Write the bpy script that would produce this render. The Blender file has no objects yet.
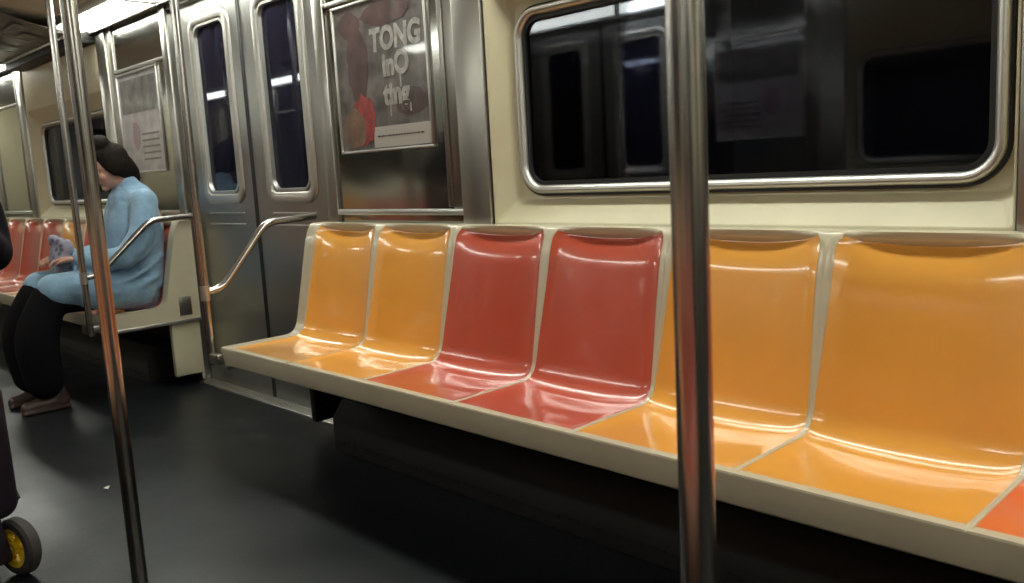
import bpy, bmesh, math, random
from mathutils import Vector, Matrix
random.seed(5)
PI = math.pi
S = bpy.context.scene
COL = S.collection
XC, YC = -3.815, 0.727          # centre of the visible door pair / centre line of the car
H = 2.14                        # ceiling height

# ------------------------------------------------------------ materials
def new_mat(name):
    m = bpy.data.materials.new(name); m.use_nodes = True
    return m, m.node_tree.nodes, m.node_tree.links, m.node_tree.nodes['Principled BSDF']
def setp(b, **k):
    for a, v in k.items():
        b.inputs[a.replace('_', ' ')].default_value = v
def plain(name, col, rough=.5, metal=0, coat=0, coat_rough=.1, noise=0, nscale=8, bump=0, bscale=60, spec=.5, sheen=0):
    m, N, L, b = new_mat(name)
    setp(b, Base_Color=(*col, 1), Roughness=rough, Metallic=metal, Coat_Weight=coat, Coat_Roughness=coat_rough)
    b.inputs['Specular IOR Level'].default_value = spec
    b.inputs['Sheen Weight'].default_value = sheen
    tc = N.new('ShaderNodeTexCoord')
    if noise:
        n = N.new('ShaderNodeTexNoise'); n.inputs['Scale'].default_value = nscale; n.inputs['Detail'].default_value = 4
        L.new(tc.outputs['Object'], n.inputs['Vector'])
        mx = N.new('ShaderNodeMix'); mx.data_type = 'RGBA'; mx.inputs[0].default_value = 1
        r = N.new('ShaderNodeValToRGB')
        r.color_ramp.elements[0].position = .3; r.color_ramp.elements[1].position = .7
        r.color_ramp.elements[0].color = (*[c * (1 - noise) for c in col], 1)
        r.color_ramp.elements[1].color = (*[min(1, c * (1 + noise)) for c in col], 1)
        L.new(n.outputs['Fac'], r.inputs['Fac']); L.new(r.outputs['Color'], b.inputs['Base Color'])
    if bump:
        n2 = N.new('ShaderNodeTexNoise'); n2.inputs['Scale'].default_value = bscale; n2.inputs['Detail'].default_value = 3
        L.new(tc.outputs['Object'], n2.inputs['Vector'])
        bp = N.new('ShaderNodeBump'); bp.inputs['Strength'].default_value = bump; bp.inputs['Distance'].default_value = .01
        L.new(n2.outputs['Fac'], bp.inputs['Height']); L.new(bp.outputs['Normal'], b.inputs['Normal'])
    return m
def steel(name, col, rough, stretch=(1, 1, 40), bump=.03, wav=.0, wear=.25):
    m, N, L, b = new_mat(name)
    setp(b, Base_Color=(*col, 1), Metallic=1, Roughness=rough)
    tc = N.new('ShaderNodeTexCoord'); mp = N.new('ShaderNodeMapping'); mp.inputs['Scale'].default_value = stretch
    L.new(tc.outputs['Object'], mp.inputs['Vector'])
    n = N.new('ShaderNodeTexNoise'); n.inputs['Scale'].default_value = 12; n.inputs['Detail'].default_value = 6
    L.new(mp.outputs['Vector'], n.inputs['Vector'])
    r = N.new('ShaderNodeMapRange'); r.inputs['To Min'].default_value = rough * (1 - wear); r.inputs['To Max'].default_value = rough * (1 + wear)
    L.new(n.outputs['Fac'], r.inputs['Value']); L.new(r.outputs['Result'], b.inputs['Roughness'])
    bp = N.new('ShaderNodeBump'); bp.inputs['Strength'].default_value = bump; bp.inputs['Distance'].default_value = .002
    L.new(n.outputs['Fac'], bp.inputs['Height'])
    last = bp if bump else None
    if wav:
        n2 = N.new('ShaderNodeTexNoise'); n2.inputs['Scale'].default_value = 3.2; n2.inputs['Detail'].default_value = 1
        L.new(tc.outputs['Object'], n2.inputs['Vector'])
        b2 = N.new('ShaderNodeBump'); b2.inputs['Strength'].default_value = wav; b2.inputs['Distance'].default_value = .01
        L.new(n2.outputs['Fac'], b2.inputs['Height'])
        if bump: L.new(bp.outputs['Normal'], b2.inputs['Normal'])
        last = b2
    if last: L.new(last.outputs['Normal'], b.inputs['Normal'])
    return m
def emit(name, col, s):
    m, N, L, b = new_mat(name)
    setp(b, Base_Color=(.9, .9, .9, 1), Roughness=.4)
    b.inputs['Emission Color'].default_value = (*col, 1); b.inputs['Emission Strength'].default_value = s
    return m
def glass(name, tint, film=None):
    m, N, L, b = new_mat(name)
    N.remove(b); out = N['Material Output']
    t = N.new('ShaderNodeBsdfTransparent'); t.inputs['Color'].default_value = (*tint, 1)
    g = N.new('ShaderNodeBsdfGlossy'); g.inputs['Roughness'].default_value = .03; g.inputs['Color'].default_value = (.62, .64, .70, 1)
    f = N.new('ShaderNodeFresnel'); f.inputs['IOR'].default_value = 1.6
    mx = N.new('ShaderNodeMixShader')
    L.new(f.outputs[0], mx.inputs[0]); L.new(t.outputs[0], mx.inputs[1]); L.new(g.outputs[0], mx.inputs[2])
    if film:                       # streaky tinted film, the navy reflection put into its colour
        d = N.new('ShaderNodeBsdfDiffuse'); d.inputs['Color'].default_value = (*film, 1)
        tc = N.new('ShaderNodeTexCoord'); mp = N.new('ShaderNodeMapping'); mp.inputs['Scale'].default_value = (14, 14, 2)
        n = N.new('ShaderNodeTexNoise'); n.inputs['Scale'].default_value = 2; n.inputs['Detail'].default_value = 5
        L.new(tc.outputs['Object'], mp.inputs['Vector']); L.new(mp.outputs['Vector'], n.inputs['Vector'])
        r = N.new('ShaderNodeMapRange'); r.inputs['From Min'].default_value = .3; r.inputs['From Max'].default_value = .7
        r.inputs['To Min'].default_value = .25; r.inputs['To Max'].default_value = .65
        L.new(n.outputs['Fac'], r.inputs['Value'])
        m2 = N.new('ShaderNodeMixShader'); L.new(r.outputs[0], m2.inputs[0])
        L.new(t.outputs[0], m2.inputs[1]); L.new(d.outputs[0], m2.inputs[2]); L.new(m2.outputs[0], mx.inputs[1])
    L.new(mx.outputs[0], out.inputs['Surface'])
    return m

M = {}
M['steel'] = steel('brushed_stainless', (.42, .42, .40), (.13), (40, 40, 1.5), bump=0, wear=.12, wav=.38)
M['steel_post'] = steel('post_stainless', (.36, .345, .315), .33, (30, 30, 1), bump=0, wav=.06, wear=.10)
M['steel_door'] = steel('door_stainless', (.40, .40, .385), .34, (6, 6, 1), bump=0, wav=.05, wear=.10)
M['pole'] = steel('pole_stainless', (.44, .42, .40), .24, (2, 2, 2), bump=.0)
M['alu'] = steel('window_aluminium', (.60, .585, .55), .38, (1, 1, 1), bump=0, wear=.05)
M['cream'] = plain('cream_fibreglass', (.61, .565, .385), .38, coat=.3, coat_rough=.2, noise=.05, nscale=5)
M['shell'] = plain('seat_shell_cream', (.56, .50, .36), .32, coat=.5, coat_rough=.15, noise=.05, nscale=9)
def seat_mat(n, c):
    return plain(n, c, .30, coat=1, coat_rough=.09, noise=.05, nscale=4)
M['orange'] = seat_mat('orange_fibreglass', (.84, .385, .060))
M['red'] = seat_mat('red_fibreglass', (.54, .085, .045))
M['coral'] = seat_mat('coral_fibreglass', (.80, .170, .045))
M['ceil'] = plain('ceiling_cream', (.62, .58, .46), .5)
M['black'] = plain('black_rubber', (.012, .012, .012), .55)
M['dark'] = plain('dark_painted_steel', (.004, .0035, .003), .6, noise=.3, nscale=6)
M['tunnel'] = plain('tunnel_concrete', (.02, .021, .03), .9, noise=.5, nscale=1.5)
M['light'] = emit('fluorescent_diffuser', (.97, 1, .90), 13.0)
M['glass'] = glass('window_glass', (.80, .82, .86))
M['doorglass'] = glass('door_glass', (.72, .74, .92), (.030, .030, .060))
M['skin'] = plain('skin', (.50, .27, .20), .5)
M['hair'] = plain('dark_brown_hair', (.010, .006, .004), .7, bump=.5, bscale=90, spec=.15)
M['coat'] = plain('light_blue_wool', (.22, .36, .50), .85, noise=.12, nscale=18, bump=.3, bscale=50, sheen=.3)
M['pants'] = plain('black_cloth', (.006, .006, .007), .9, spec=.1)
M['shoe'] = plain('worn_brown_leather', (.06, .035, .028), .45)
M['jacket'] = plain('black_jacket_cloth', (.007, .006, .009), .8, spec=.15, bump=.3, bscale=30)
M['cartbag'] = plain('black_plum_nylon', (.016, .010, .018), .5, bump=.4, bscale=25)
M['yellow'] = plain('yellow_plastic', (.85, .58, .02), .4)
M['tyre'] = plain('grey_tyre', (.055, .05, .048), .7)
M['paper'] = plain('white_paper', (.8, .76, .70), .7)

def floor_mat():
    m, N, L, b = new_mat('speckled_black_floor')
    tc = N.new('ShaderNodeTexCoord')
    v = N.new('ShaderNodeTexNoise'); v.inputs['Scale'].default_value = 160; v.inputs['Detail'].default_value = 2
    L.new(tc.outputs['Object'], v.inputs['Vector'])
    r = N.new('ShaderNodeValToRGB'); e = r.color_ramp.elements
    e[0].position = .56; e[0].color = (.006, .0078, .009, 1); e[1].position = .72; e[1].color = (.030, .037, .042, 1)
    L.new(v.outputs['Fac'], r.inputs['Fac'])
    n = N.new('ShaderNodeTexNoise'); n.inputs['Scale'].default_value = 1.7; n.inputs['Detail'].default_value = 5
    L.new(tc.outputs['Object'], n.inputs['Vector'])
    b.inputs['Specular IOR Level'].default_value = .38
    r2 = N.new('ShaderNodeMapRange'); r2.inputs['From Min'].default_value = .3; r2.inputs['From Max'].default_value = .7
    r2.inputs['To Min'].default_value = .26; r2.inputs['To Max'].default_value = .48
    L.new(n.outputs['Fac'], r2.inputs['Value']); L.new(r2.outputs['Result'], b.inputs['Roughness'])
    mx = N.new('ShaderNodeMix'); mx.data_type = 'RGBA'; mx.blend_type = 'MULTIPLY'; mx.inputs[0].default_value = .5
    L.new(r.outputs['Color'], mx.inputs[6]); L.new(n.outputs['Color'], mx.inputs[7]); L.new(r.outputs['Color'], b.inputs['Base Color'])
    bp = N.new('ShaderNodeBump'); bp.inputs['Strength'].default_value = .12; bp.inputs['Distance'].default_value = .002
    L.new(v.outputs['Fac'], bp.inputs['Height']); L.new(bp.outputs['Normal'], b.inputs['Normal'])
    return m
M['floor'] = floor_mat()

# ------------------------------------------------------------ object helpers
def link(name, bm, m, parent=None, sharp=40, loc=None):
    """bm in world coords; if parent (an empty with location / rotation 0) given, kept in its local frame."""
    bmesh.ops.recalc_face_normals(bm, faces=bm.faces)
    off = Vector((0, 0, 0))
    if parent is not None:
        off = world_loc(parent)
    elif loc is not None:
        off = Vector(loc)
    if off.length: bmesh.ops.translate(bm, verts=bm.verts, vec=-off)
    me = bpy.data.meshes.new(name); bm.to_mesh(me); bm.free()
    for p in me.polygons: p.use_smooth = True
    me.set_sharp_from_angle(angle=math.radians(sharp))
    ms = m if isinstance(m, (list, tuple)) else [m]
    for x in ms: me.materials.append(x)
    o = bpy.data.objects.new(name, me); COL.objects.link(o)
    if parent is not None: o.parent = parent
    elif loc is not None: o.location = loc
    return o
def world_loc(o):
    v = Vector((0, 0, 0))
    while o is not None:
        v = v + o.location; o = o.parent
    return v
def thing(name, label, cat, loc, group=None):
    o = bpy.data.objects.new(name, None); COL.objects.link(o); o.location = loc
    o.empty_display_size = .1
    tag(o, label, cat, group); return o
def tag(o, label, cat, group=None):
    o['label'] = label; o['category'] = cat
    if group: o['group'] = group
    return o
def struct(name, bm, m, parent=None, **k):
    o = link(name, bm, m, parent, **k)
    if parent is None: o['kind'] = 'structure'
    return o
def struct_empty(name, loc):
    o = bpy.data.objects.new(name, None); COL.objects.link(o); o.location = loc; o['kind'] = 'structure'; return o
def kids(o): return [c for c in COL.objects if c.parent == o]
def copy_tree(o, parent=None):
    c = o.copy(); COL.objects.link(c)
    if parent is not None: c.parent = parent
    for ch in kids(o): copy_tree(ch, c)
    return c
def opposite(o, label=None, group=None):
    """the same thing on the facing side of the car: turned half round the car's centre"""
    c = copy_tree(o); c.location = (2 * XC - o.location.x, 2 * YC - o.location.y, o.location.z)
    c.rotation_euler.z = o.rotation_euler.z + PI
    if label: c['label'] = label
    if group: c['group'] = group
    return c
# ------------------------------------------------------------ geometry helpers
def box(bm, x0, x1, y0, y1, z0, z1, bevel=0, seg=2):
    r = bmesh.ops.create_cube(bm, size=1)
    vs = r['verts']
    bmesh.ops.scale(bm, vec=(abs(x1 - x0), abs(y1 - y0), abs(z1 - z0)), verts=vs)
    bmesh.ops.translate(bm, vec=((x0 + x1) / 2, (y0 + y1) / 2, (z0 + z1) / 2), verts=vs)
    if bevel:
        es = list({e for v in vs for e in v.link_edges})
        bmesh.ops.bevel(bm, geom=es, offset=bevel, segments=seg, affect='EDGES', profile=.5)
def frames(pts):
    T = []
    n = len(pts)
    for i in range(n):
        a = pts[max(i - 1, 0)]; b = pts[min(i + 1, n - 1)]
        T.append((b - a).normalized())
    u = T[0].orthogonal().normalized(); U = []
    for t in T:
        u = (u - t * u.dot(t)).normalized(); U.append(u)
    return T, U
def tube(bm, pts, r, n=14, caps=True, sx=1, sy=1, u0=None):
    pts = [Vector(p) for p in pts]
    rs = r if isinstance(r, (list, tuple)) else [r] * len(pts)
    T, U = frames(pts)
    if u0 is not None:
        U = []
        for t in T:
            u = Vector(u0); U.append((u - t * u.dot(t)).normalized())
    rings = []
    for p, t, u, q in zip(pts, T, U, rs):
        w = t.cross(u)
        rings.append([bm.verts.new(p + (u * math.cos(2 * PI * k / n) * sx + w * math.sin(2 * PI * k / n) * sy) * q) for k in range(n)])
    for a, b in zip(rings, rings[1:]):
        for k in range(n):
            bm.faces.new((a[k], a[(k + 1) % n], b[(k + 1) % n], b[k]))
    if caps:
        bm.faces.new(rings[0][::-1]); bm.faces.new(rings[-1])
def smooth_path(pts, rad=.04, n=6):
    """round the corners of a polyline"""
    pts = [Vector(p) for p in pts]; out = [pts[0]]
    for a, b, c in zip(pts, pts[1:], pts[2:]):
        r = min(rad, (a - b).length * .45, (c - b).length * .45)
        p0 = b + (a - b).normalized() * r; p2 = b + (c - b).normalized() * r
        for k in range(n + 1):
            t = k / n; out.append(p0 * (1 - t) ** 2 + b * 2 * t * (1 - t) + p2 * t * t)
    out.append(pts[-1]); return out
def catmull(pts, n=6):
    pts = [Vector(p) for p in pts]; P = [pts[0]] + pts + [pts[-1]]; out = []
    for i in range(1, len(P) - 2):
        for k in range(n):
            t = k / n
            a, b, c, d = P[i - 1], P[i], P[i + 1], P[i + 2]
            out.append(.5 * ((2 * b) + (-a + c) * t + (2 * a - 5 * b + 4 * c - d) * t * t + (-a + 3 * b - 3 * c + d) * t ** 3))
    out.append(pts[-1]); return out
def rrect(x0, x1, z0, z1, r, n=8):
    out = []
    for cx, cz, a0 in ((x1 - r, z1 - r, 0), (x0 + r, z1 - r, 90), (x0 + r, z0 + r, 180), (x1 - r, z0 + r, 270)):
        for k in range(n + 1):
            a = math.radians(a0 + 90 * k / n); out.append((cx + r * math.cos(a), cz + r * math.sin(a)))
    return out
def ring_frame(bm, x0, x1, z0, z1, r, w, prof):
    """frame swept round a rounded rectangle; prof = list of (inset 0..1 of w, y)"""
    loops = []
    for t, y in prof:
        d = w * t
        loops.append([bm.verts.new((x, y, z)) for x, z in rrect(x0 + d, x1 - d, z0 + d, z1 - d, max(r - d, .004))])
    for a, b in zip(loops, loops[1:]):
        n = len(a)
        for k in range(n): bm.faces.new((a[k], a[(k + 1) % n], b[(k + 1) % n], b[k]))
def plate_rr(bm, x0, x1, z0, z1, r, y0, y1):
    P = rrect(x0, x1, z0, z1, r)
    a = [bm.verts.new((x, y0, z)) for x, z in P]; b = [bm.verts.new((x, y1, z)) for x, z in P]
    bm.faces.new(a); bm.faces.new(b[::-1]); n = len(a)
    for k in range(n): bm.faces.new((a[k], b[k], b[(k + 1) % n], a[(k + 1) % n]))
def plate_with_hole(bm, X0, X1, Z0, Z1, hx0, hx1, hz0, hz1, r, y0, y1, n=8):
    """rectangular leaf with a rounded rectangular hole, thickness y0..y1"""
    In = rrect(hx0, hx1, hz0, hz1, r, n)
    cx, cz = (hx0 + hx1) / 2, (hz0 + hz1) / 2
    Out = []
    for i, (x, z) in enumerate(In):
        q = i // (n + 1); k = (i % (n + 1)) / n
        c = [(X1, Z1), (X0, Z1), (X0, Z0), (X1, Z0)][q]
        # project straight out to the sides, sweep to the corner at the middle
        if q == 0: p = (X1, z + (Z1 - z) * min(1, 2 * k)) if k <= .5 else (X1 + (x - X1) * (2 * k - 1), Z1)
        if q == 1: p = (x + (X0 - x) * min(1, 2 * k), Z1) if k <= .5 else (X0, Z1 + (z - Z1) * (2 * k - 1))
        if q == 2: p = (X0, z + (Z0 - z) * min(1, 2 * k)) if k <= .5 else (X0 + (x - X0) * (2 * k - 1), Z0)
        if q == 3: p = (x + (X1 - x) * min(1, 2 * k), Z0) if k <= .5 else (X1, Z0 + (z - Z0) * (2 * k - 1))
        Out.append(p)
    L = {}
    for nm, P, y in (('if', In, y0), ('of', Out, y0), ('ib', In, y1), ('ob', Out, y1)):
        L[nm] = [bm.verts.new((x, y, z)) for x, z in P]
    m = len(In)
    for a, b in (('of', 'if'), ('if', 'ib'), ('ib', 'ob'), ('ob', 'of')):
        for k in range(m): bm.faces.new((L[a][k], L[a][(k + 1) % m], L[b][(k + 1) % m], L[b][k]))
def prism_x(bm, poly, x0, x1):
    a = [bm.verts.new((x0, y, z)) for y, z in poly]; b = [bm.verts.new((x1, y, z)) for y, z in poly]
    bm.faces.new(a); bm.faces.new(b[::-1]); n = len(a)
    for k in range(n): bm.faces.new((a[k], b[k], b[(k + 1) % n], a[(k + 1) % n]))
def text_mesh(name, body, size, loc, m, parent, rotx=PI / 2, rotz=0, extrude=.0006, shear=0, sx=1):
    cu = bpy.data.curves.new(name, 'FONT'); cu.body = body; cu.size = size; cu.extrude = extrude; cu.shear = shear
    cu.align_x = 'CENTER'; cu.align_y = 'CENTER'; cu.offset = size * .045
    o = bpy.data.objects.new(name, cu); COL.objects.link(o)
    dg = bpy.context.evaluated_depsgraph_get()
    me = bpy.data.meshes.new_from_object(o.evaluated_get(dg))
    bpy.data.objects.remove(o)
    me.materials.clear(); me.materials.append(m)
    o = bpy.data.objects.new(name, me); COL.objects.link(o)
    o.rotation_euler = (rotx, 0, rotz); o.scale = (sx, 1, 1)
    o.parent = parent; o.location = Vector(loc) - world_loc(parent)
    return o

# ------------------------------------------------------------ layout along the car
X0, X1 = 2 * XC - 1.98, 1.98          # ends
PER = 4.91
ZONES_P = [(-3.115, -2.11, 1), (-.545, .46, -1), (-5.52, -4.515, -1), (-8.09, -7.085, 1)]
ZONES_W = [(-2.11, -.545), (-7.085, -5.52)]
DOORS = [XC, XC + PER, XC - PER]
DW = .695                              # half width of an opening

# floor, ceiling, end walls, tunnel
bm = bmesh.new(); box(bm, X0 - .1, X1 + .1, 2 * YC - 2.16, 2.16, -.06, 0)
struct('floor', bm, M['floor'])
bm = bmesh.new()
prof = [(2.10, 2.02), (1.93, 2.02), (1.93, 2.075), (1.62, 2.095), (1.40, H), (YC, H + .03),
        (2 * YC - 1.40, H), (2 * YC - 1.62, 2.095), (2 * YC - 1.93, 2.075), (2 * YC - 1.93, 2.02), (2 * YC - 2.10, 2.02),
        (2 * YC - 2.10, 2.3), (2.10, 2.3)]
prism_x(bm, prof, X0, X1)
struct('ceiling', bm, M['ceil'])
for nm, xa, xb, s in (('wall_left', X0 - .1, X0, 1), ('wall_right', X1, X1 + .1, -1)):
    bm = bmesh.new(); box(bm, xa, xb, 2 * YC - 2.06, 2.06, 0, 2.3)
    w = struct(nm, bm, M['steel_post'])
    xf = xb if s > 0 else xa
    bm = bmesh.new(); box(bm, xf, xf + s * .03, YC - .38, YC + .38, .0, 1.92, .01)
    d = struct('door_end', bm, M['steel_door'], w)
    bm = bmesh.new(); box(bm, xf + s * .03, xf + s * .036, YC - .2, YC + .2, 1.05, 1.7, .002)
    struct('door_window', bm, M['black'], d)
    for q in (-1, 1):
        bm = bmesh.new(); box(bm, xf, xf + s * .02, YC + q * .45, YC + q * 1.2, .9, 1.95, .01)
        struct('cab_panel', bm, M['cream'], w)

def side_wall(name):
    bm = bmesh.new()
    ya, yb = 2.06, 2.16
    box(bm, X0, X1, ya, yb, 1.97, 2.30)                       # header
    xs = []
    for d in DOORS: xs.append((d - DW, d + DW, 'd'))
    for a, b in ZONES_W: xs.append((a + .06, b - .06, 'w'))
    xs.sort(); cur = X0
    for a, b, k in xs:
        box(bm, cur, a, ya, yb, 0, 1.97)
        if k == 'w':
            box(bm, a, b, ya, yb, 0, .97); box(bm, a, b, ya, yb, 1.58, 1.97)
        cur = b
    if cur < X1: box(bm, cur, X1, ya, yb, 0, 1.97)
    return struct(name, bm, M['cream'], loc=(XC, 2.06, 0))
wb = side_wall('wall_back')
wf = opposite(wb); wf.name = 'wall_front'
# tunnel outside
bm = bmesh.new(); box(bm, X0 - 3, X1 + 3, 3.1, 3.3, -1, 4)
for k in range(-4, 5): box(bm, XC + k * 1.7, XC + k * 1.7 + .22, 2.98, 3.1, -1, 4)
tw = struct('wall_tunnel', bm, M['tunnel'], loc=(XC, 3.1, 0))
opposite(tw)
# window-zone lower wall and upper cream wall
nwin = [0]; ntrim = [0]; ndoor = [0]
def both(o):
    """number and repeat a piece of the setting on the facing side"""
    c = opposite(o)
    return o, c

# ------------------------------------------------------------ windows
def window(a, b, n):
    root = struct_empty('window_%d' % n, ((a + b) / 2, 2.0, .9))
    # moulded cream surround: outer face y 1.96, sloping reveal to y 2.035
    bm = bmesh.new()
    ox0, ox1, oz0, oz1 = a + .004, b - .002, .893, 1.67
    ix0, ix1, iz0, iz1 = a + .075, b - .028, .968, 1.585
    def loop(x0, x1, z0, z1, y, r): return [bm.verts.new((x, y, z)) for x, z in rrect(x0, x1, z0, z1, r, 4)]
    def flat(x0, x1, z0, z1, y): return [bm.verts.new((x, y, z)) for x, z in rrect(x0, x1, z0, z1, .0005, 4)]
    L = [flat(ox0, ox1, .60, 2.02, 2.06), flat(ox0, ox1, .60, 2.02, 1.960), loop(ox0 + .004, ox1 - .004, oz0, oz1, 1.960, .012),
         loop(ox0 + .008, ox1 - .006, oz0 + .004, oz1 - .004, 1.963, .014),
         loop(ix0 - .006, ix1 + .004, iz0 - .006, iz1 + .006, 2.033, .03), loop(ix0, ix1, iz0, iz1, 2.036, .03), loop(ix0 + .03, ix1 - .03, iz0 + .03, iz1 - .03, 2.037, .06), loop(ix0 + .03, ix1 - .03, iz0 + .03, iz1 - .03, 2.06, .06)]
    for p, q in zip(L, L[1:]):
        m = len(p)
        for k in range(m): bm.faces.new((p[k], p[(k + 1) % m], q[(k + 1) % m], q[k]))
    struct('window_surround', bm, M['cream'], root, sharp=35)
    gx0, gx1, gz0, gz1 = a + .082, b - .036, .984, 1.568
    bm = bmesh.new()
    ring_frame(bm, gx0 - .006, gx1 + .006, gz0 - .008, gz1 + .006, .098, .02, [(0, 2.037), (0, 2.022), (.6, 2.022), (.6, 2.037)])
    struct('gasket', bm, M['black'], root)
    bm = bmesh.new()
    ring_frame(bm, gx0, gx1, gz0, gz1, .092, .027, [(0, 2.036), (0, 2.018), (.12, 2.011), (.35, 2.007), (.6, 2.008), (.85, 2.014), (1, 2.022), (1, 2.046)])
    struct('window_frame', bm, M['alu'], root, sharp=60)
    bm = bmesh.new()
    ring_frame(bm, gx0 + .026, gx1 - .026, gz0 + .026, gz1 - .026, .068, .014, [(0, 2.03), (.2, 2.026), (1, 2.026), (1, 2.034)])
    struct('inner_seal', bm, M['black'], root)
    bm = bmesh.new(); plate_rr(bm, gx0 + .02, gx1 - .02, gz0 + .02, gz1 - .02, .07, 2.036, 2.042)
    struct('window_pane', bm, M['glass'], root)
    return root
for i, (a, b) in enumerate(ZONES_W):
    w = window(a, b, i + 1); opposite(w).name = 'window_%d' % (i + 3)

# ------------------------------------------------------------ door leaves
def leaf(xa, xb, gx, n, hand):
    root = struct_empty('door_%d' % n, ((xa + xb) / 2, 2.02, 0))
    g0, g1, z0, z1 = gx - .165, gx + .165, 1.025, 1.855
    bm = bmesh.new(); plate_with_hole(bm, xa, xb, .012, 1.985, g0, g1, z0, z1, .06, 2.000, 2.038)
    struct('door_leaf', bm, M['steel_door'], root)
    bm = bmesh.new()
    ring_frame(bm, g0 - .055, g1 + .055, z0 - .06, z1 + .055, .085, .055, [(0, 2.001), (.06, 1.993), (.2, 1.990), (.8, 1.990), (.93, 1.994), (1, 2.004)])
    struct('window_frame', bm, M['alu'], root, sharp=50)
    bm = bmesh.new()
    ring_frame(bm, g0 - .004, g1 + .004, z0 - .004, z1 + .004, .062, .014, [(0, 2.0), (0, 1.994), (.8, 1.994), (1, 2.012)])
    struct('inner_lip', bm, M['alu'], root)
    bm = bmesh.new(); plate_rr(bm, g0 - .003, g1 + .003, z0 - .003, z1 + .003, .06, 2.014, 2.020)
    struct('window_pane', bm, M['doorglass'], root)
    bm = bmesh.new()
    for z in (.922, .866):
        box(bm, gx - .19, gx + .19, 1.9955, 2.002, z - .004, z + .004, .002)
    struct('pressed_rib', bm, M['alu'], root)
    e = xb if hand > 0 else xa
    bm = bmesh.new(); box(bm, e - .007, e + .007, 1.996, 2.036, .014, 1.975, .003)
    struct('rubber_edge', bm, M['black'], root)
    return root
n = 1
for d in DOORS:
    for xa, xb, gx, h in ((d - DW, d - .008, d - .315, 1), (d + .008, d + DW, d + .345, -1)):
        l = leaf(xa, xb, gx, n, h)
        if d == XC: opposite(l).name = 'door_%d' % (n + 6)
        n += 1
for i, d in enumerate(DOORS):
    bm = bmesh.new(); box(bm, d - DW + .002, d + DW - .002, 1.925, 2.055, -.002, .012, .003)
    for k in range(5): box(bm, d - DW + .01, d + DW - .01, 1.935 + k * .022, 1.943 + k * .022, .012, .014)
    t = struct('trim_%d' % (i + 1), bm, M['alu'])
    bm = bmesh.new(); box(bm, d - DW, d + DW, 1.965, 2.058, 1.972, 2.02, .004)
    box(bm, d - DW, d + DW, 1.93, 1.975, 2.0, 2.02, .004)
    t2 = struct('trim_%d' % (i + 4), bm, M['steel_post'])
    if i == 0:
        opposite(t).name = 'trim_7'; opposite(t2).name = 'trim_8'

# ------------------------------------------------------------ stainless panels between door and window
def panel(a, b, hand, n):
    """hand 1: door on the left, window on the right"""
    root = struct_empty('trim_%d' % n, ((a + b) / 2, 2.0, 0))
    def X(t): return a + t if hand > 0 else b - t
    def bx(bm, t0, t1, *r, **k):
        xs = sorted((X(t0), X(t1))); box(bm, xs[0], xs[1], *r, **k)
    bm = bmesh.new(); bx(bm, .0, 1.005, 1.968, 2.058, .0, 2.02)
    struct('stainless_sheet', bm, M['steel'], root)
    bm = bmesh.new(); bx(bm, .0, .075, 1.952, 1.972, .0, 2.02, bevel=.006)
    struct('door_post', bm, M['steel_post'], root)
    bm = bmesh.new(); bx(bm, .86, 1.003, 1.948, 1.972, .0, 2.02, bevel=.006)
    struct('window_post', bm, M['steel_post'], root)
    bm = bmesh.new(); bx(bm, .775, .800, 1.958, 1.970, .945, 2.02, bevel=.004)
    bx(bm, .800, .86, 1.963, 1.970, .93, 2.02, bevel=.002)
    struct('poster_side_strip', bm, M['steel_post'], root)
    bm = bmesh.new(); bx(bm, .075, .86, 1.950, 1.970, .918, .940, bevel=.005)
    struct('ledge_strip', bm, M['alu'], root)
    bm = bmesh.new(); bx(bm, .075, .775, 1.955, 1.970, 1.735, 1.752, bevel=.004)
    struct('poster_head_strip', bm, M['alu'], root)
    return root
panels = []
for i, (a, b, h) in enumerate(ZONES_P):
    p = panel(a, b, h, 9 + i); opposite(p).name = 'trim_%d' % (13 + i)

# ------------------------------------------------------------ posters
def pm(n, c, **k): return plain(n, c, .35, coat=1, coat_rough=.05, **k)
P_grey = pm('poster_grey_photo', (.125, .115, .11), noise=.75, nscale=9, bump=.35, bscale=5)
P_mar = pm('poster_maroon', (.09, .05, .05), noise=.5, nscale=9)
P_red = pm('poster_red', (.34, .05, .05), noise=.4, nscale=30)
P_brown = pm('poster_brown', (.20, .12, .08), noise=.3, nscale=20)
P_white = pm('poster_white', (.50, .48, .44))
P_text = pm('poster_lettering', (.36, .35, .33), noise=.35, nscale=30, bump=.3, bscale=5)
P_lav = pm('poster_lavender', (.36, .33, .36), noise=.3, nscale=12)
P_pink = pm('poster_magenta', (.26, .16, .22))
def blob(bm, cx, cz, rx, rz, y, n=26, jit=.09, seed=0):
    rnd = random.Random(seed); vs = []
    for k in range(n):
        a = 2 * PI * k / n; q = 1 + rnd.uniform(-jit, jit)
        vs.append(bm.verts.new((cx + rx * q * math.cos(a), y, cz + rz * q * math.sin(a))))
    f = bm.faces.new(vs)
    r = bmesh.ops.extrude_face_region(bm, geom=[f])
    bmesh.ops.translate(bm, vec=(0, -.0005, 0), verts=[v for v in r['geom'] if isinstance(v, bmesh.types.BMVert)])
def poster_frame(root, x0, x1, z0, z1):
    y = 1.968
    bm = bmesh.new()
    w = .010
    box(bm, x0 - w, x1 + w, y - .012, y, z0 - w, z0, .002); box(bm, x0 - w, x1 + w, y - .012, y, z1, z1 + w, .002)
    box(bm, x0 - w, x0, y - .012, y, z0, z1, .002); box(bm, x1, x1 + w, y - .012, y, z0, z1, .002)
    link('poster_frame', bm, M['alu'], root)
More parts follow.
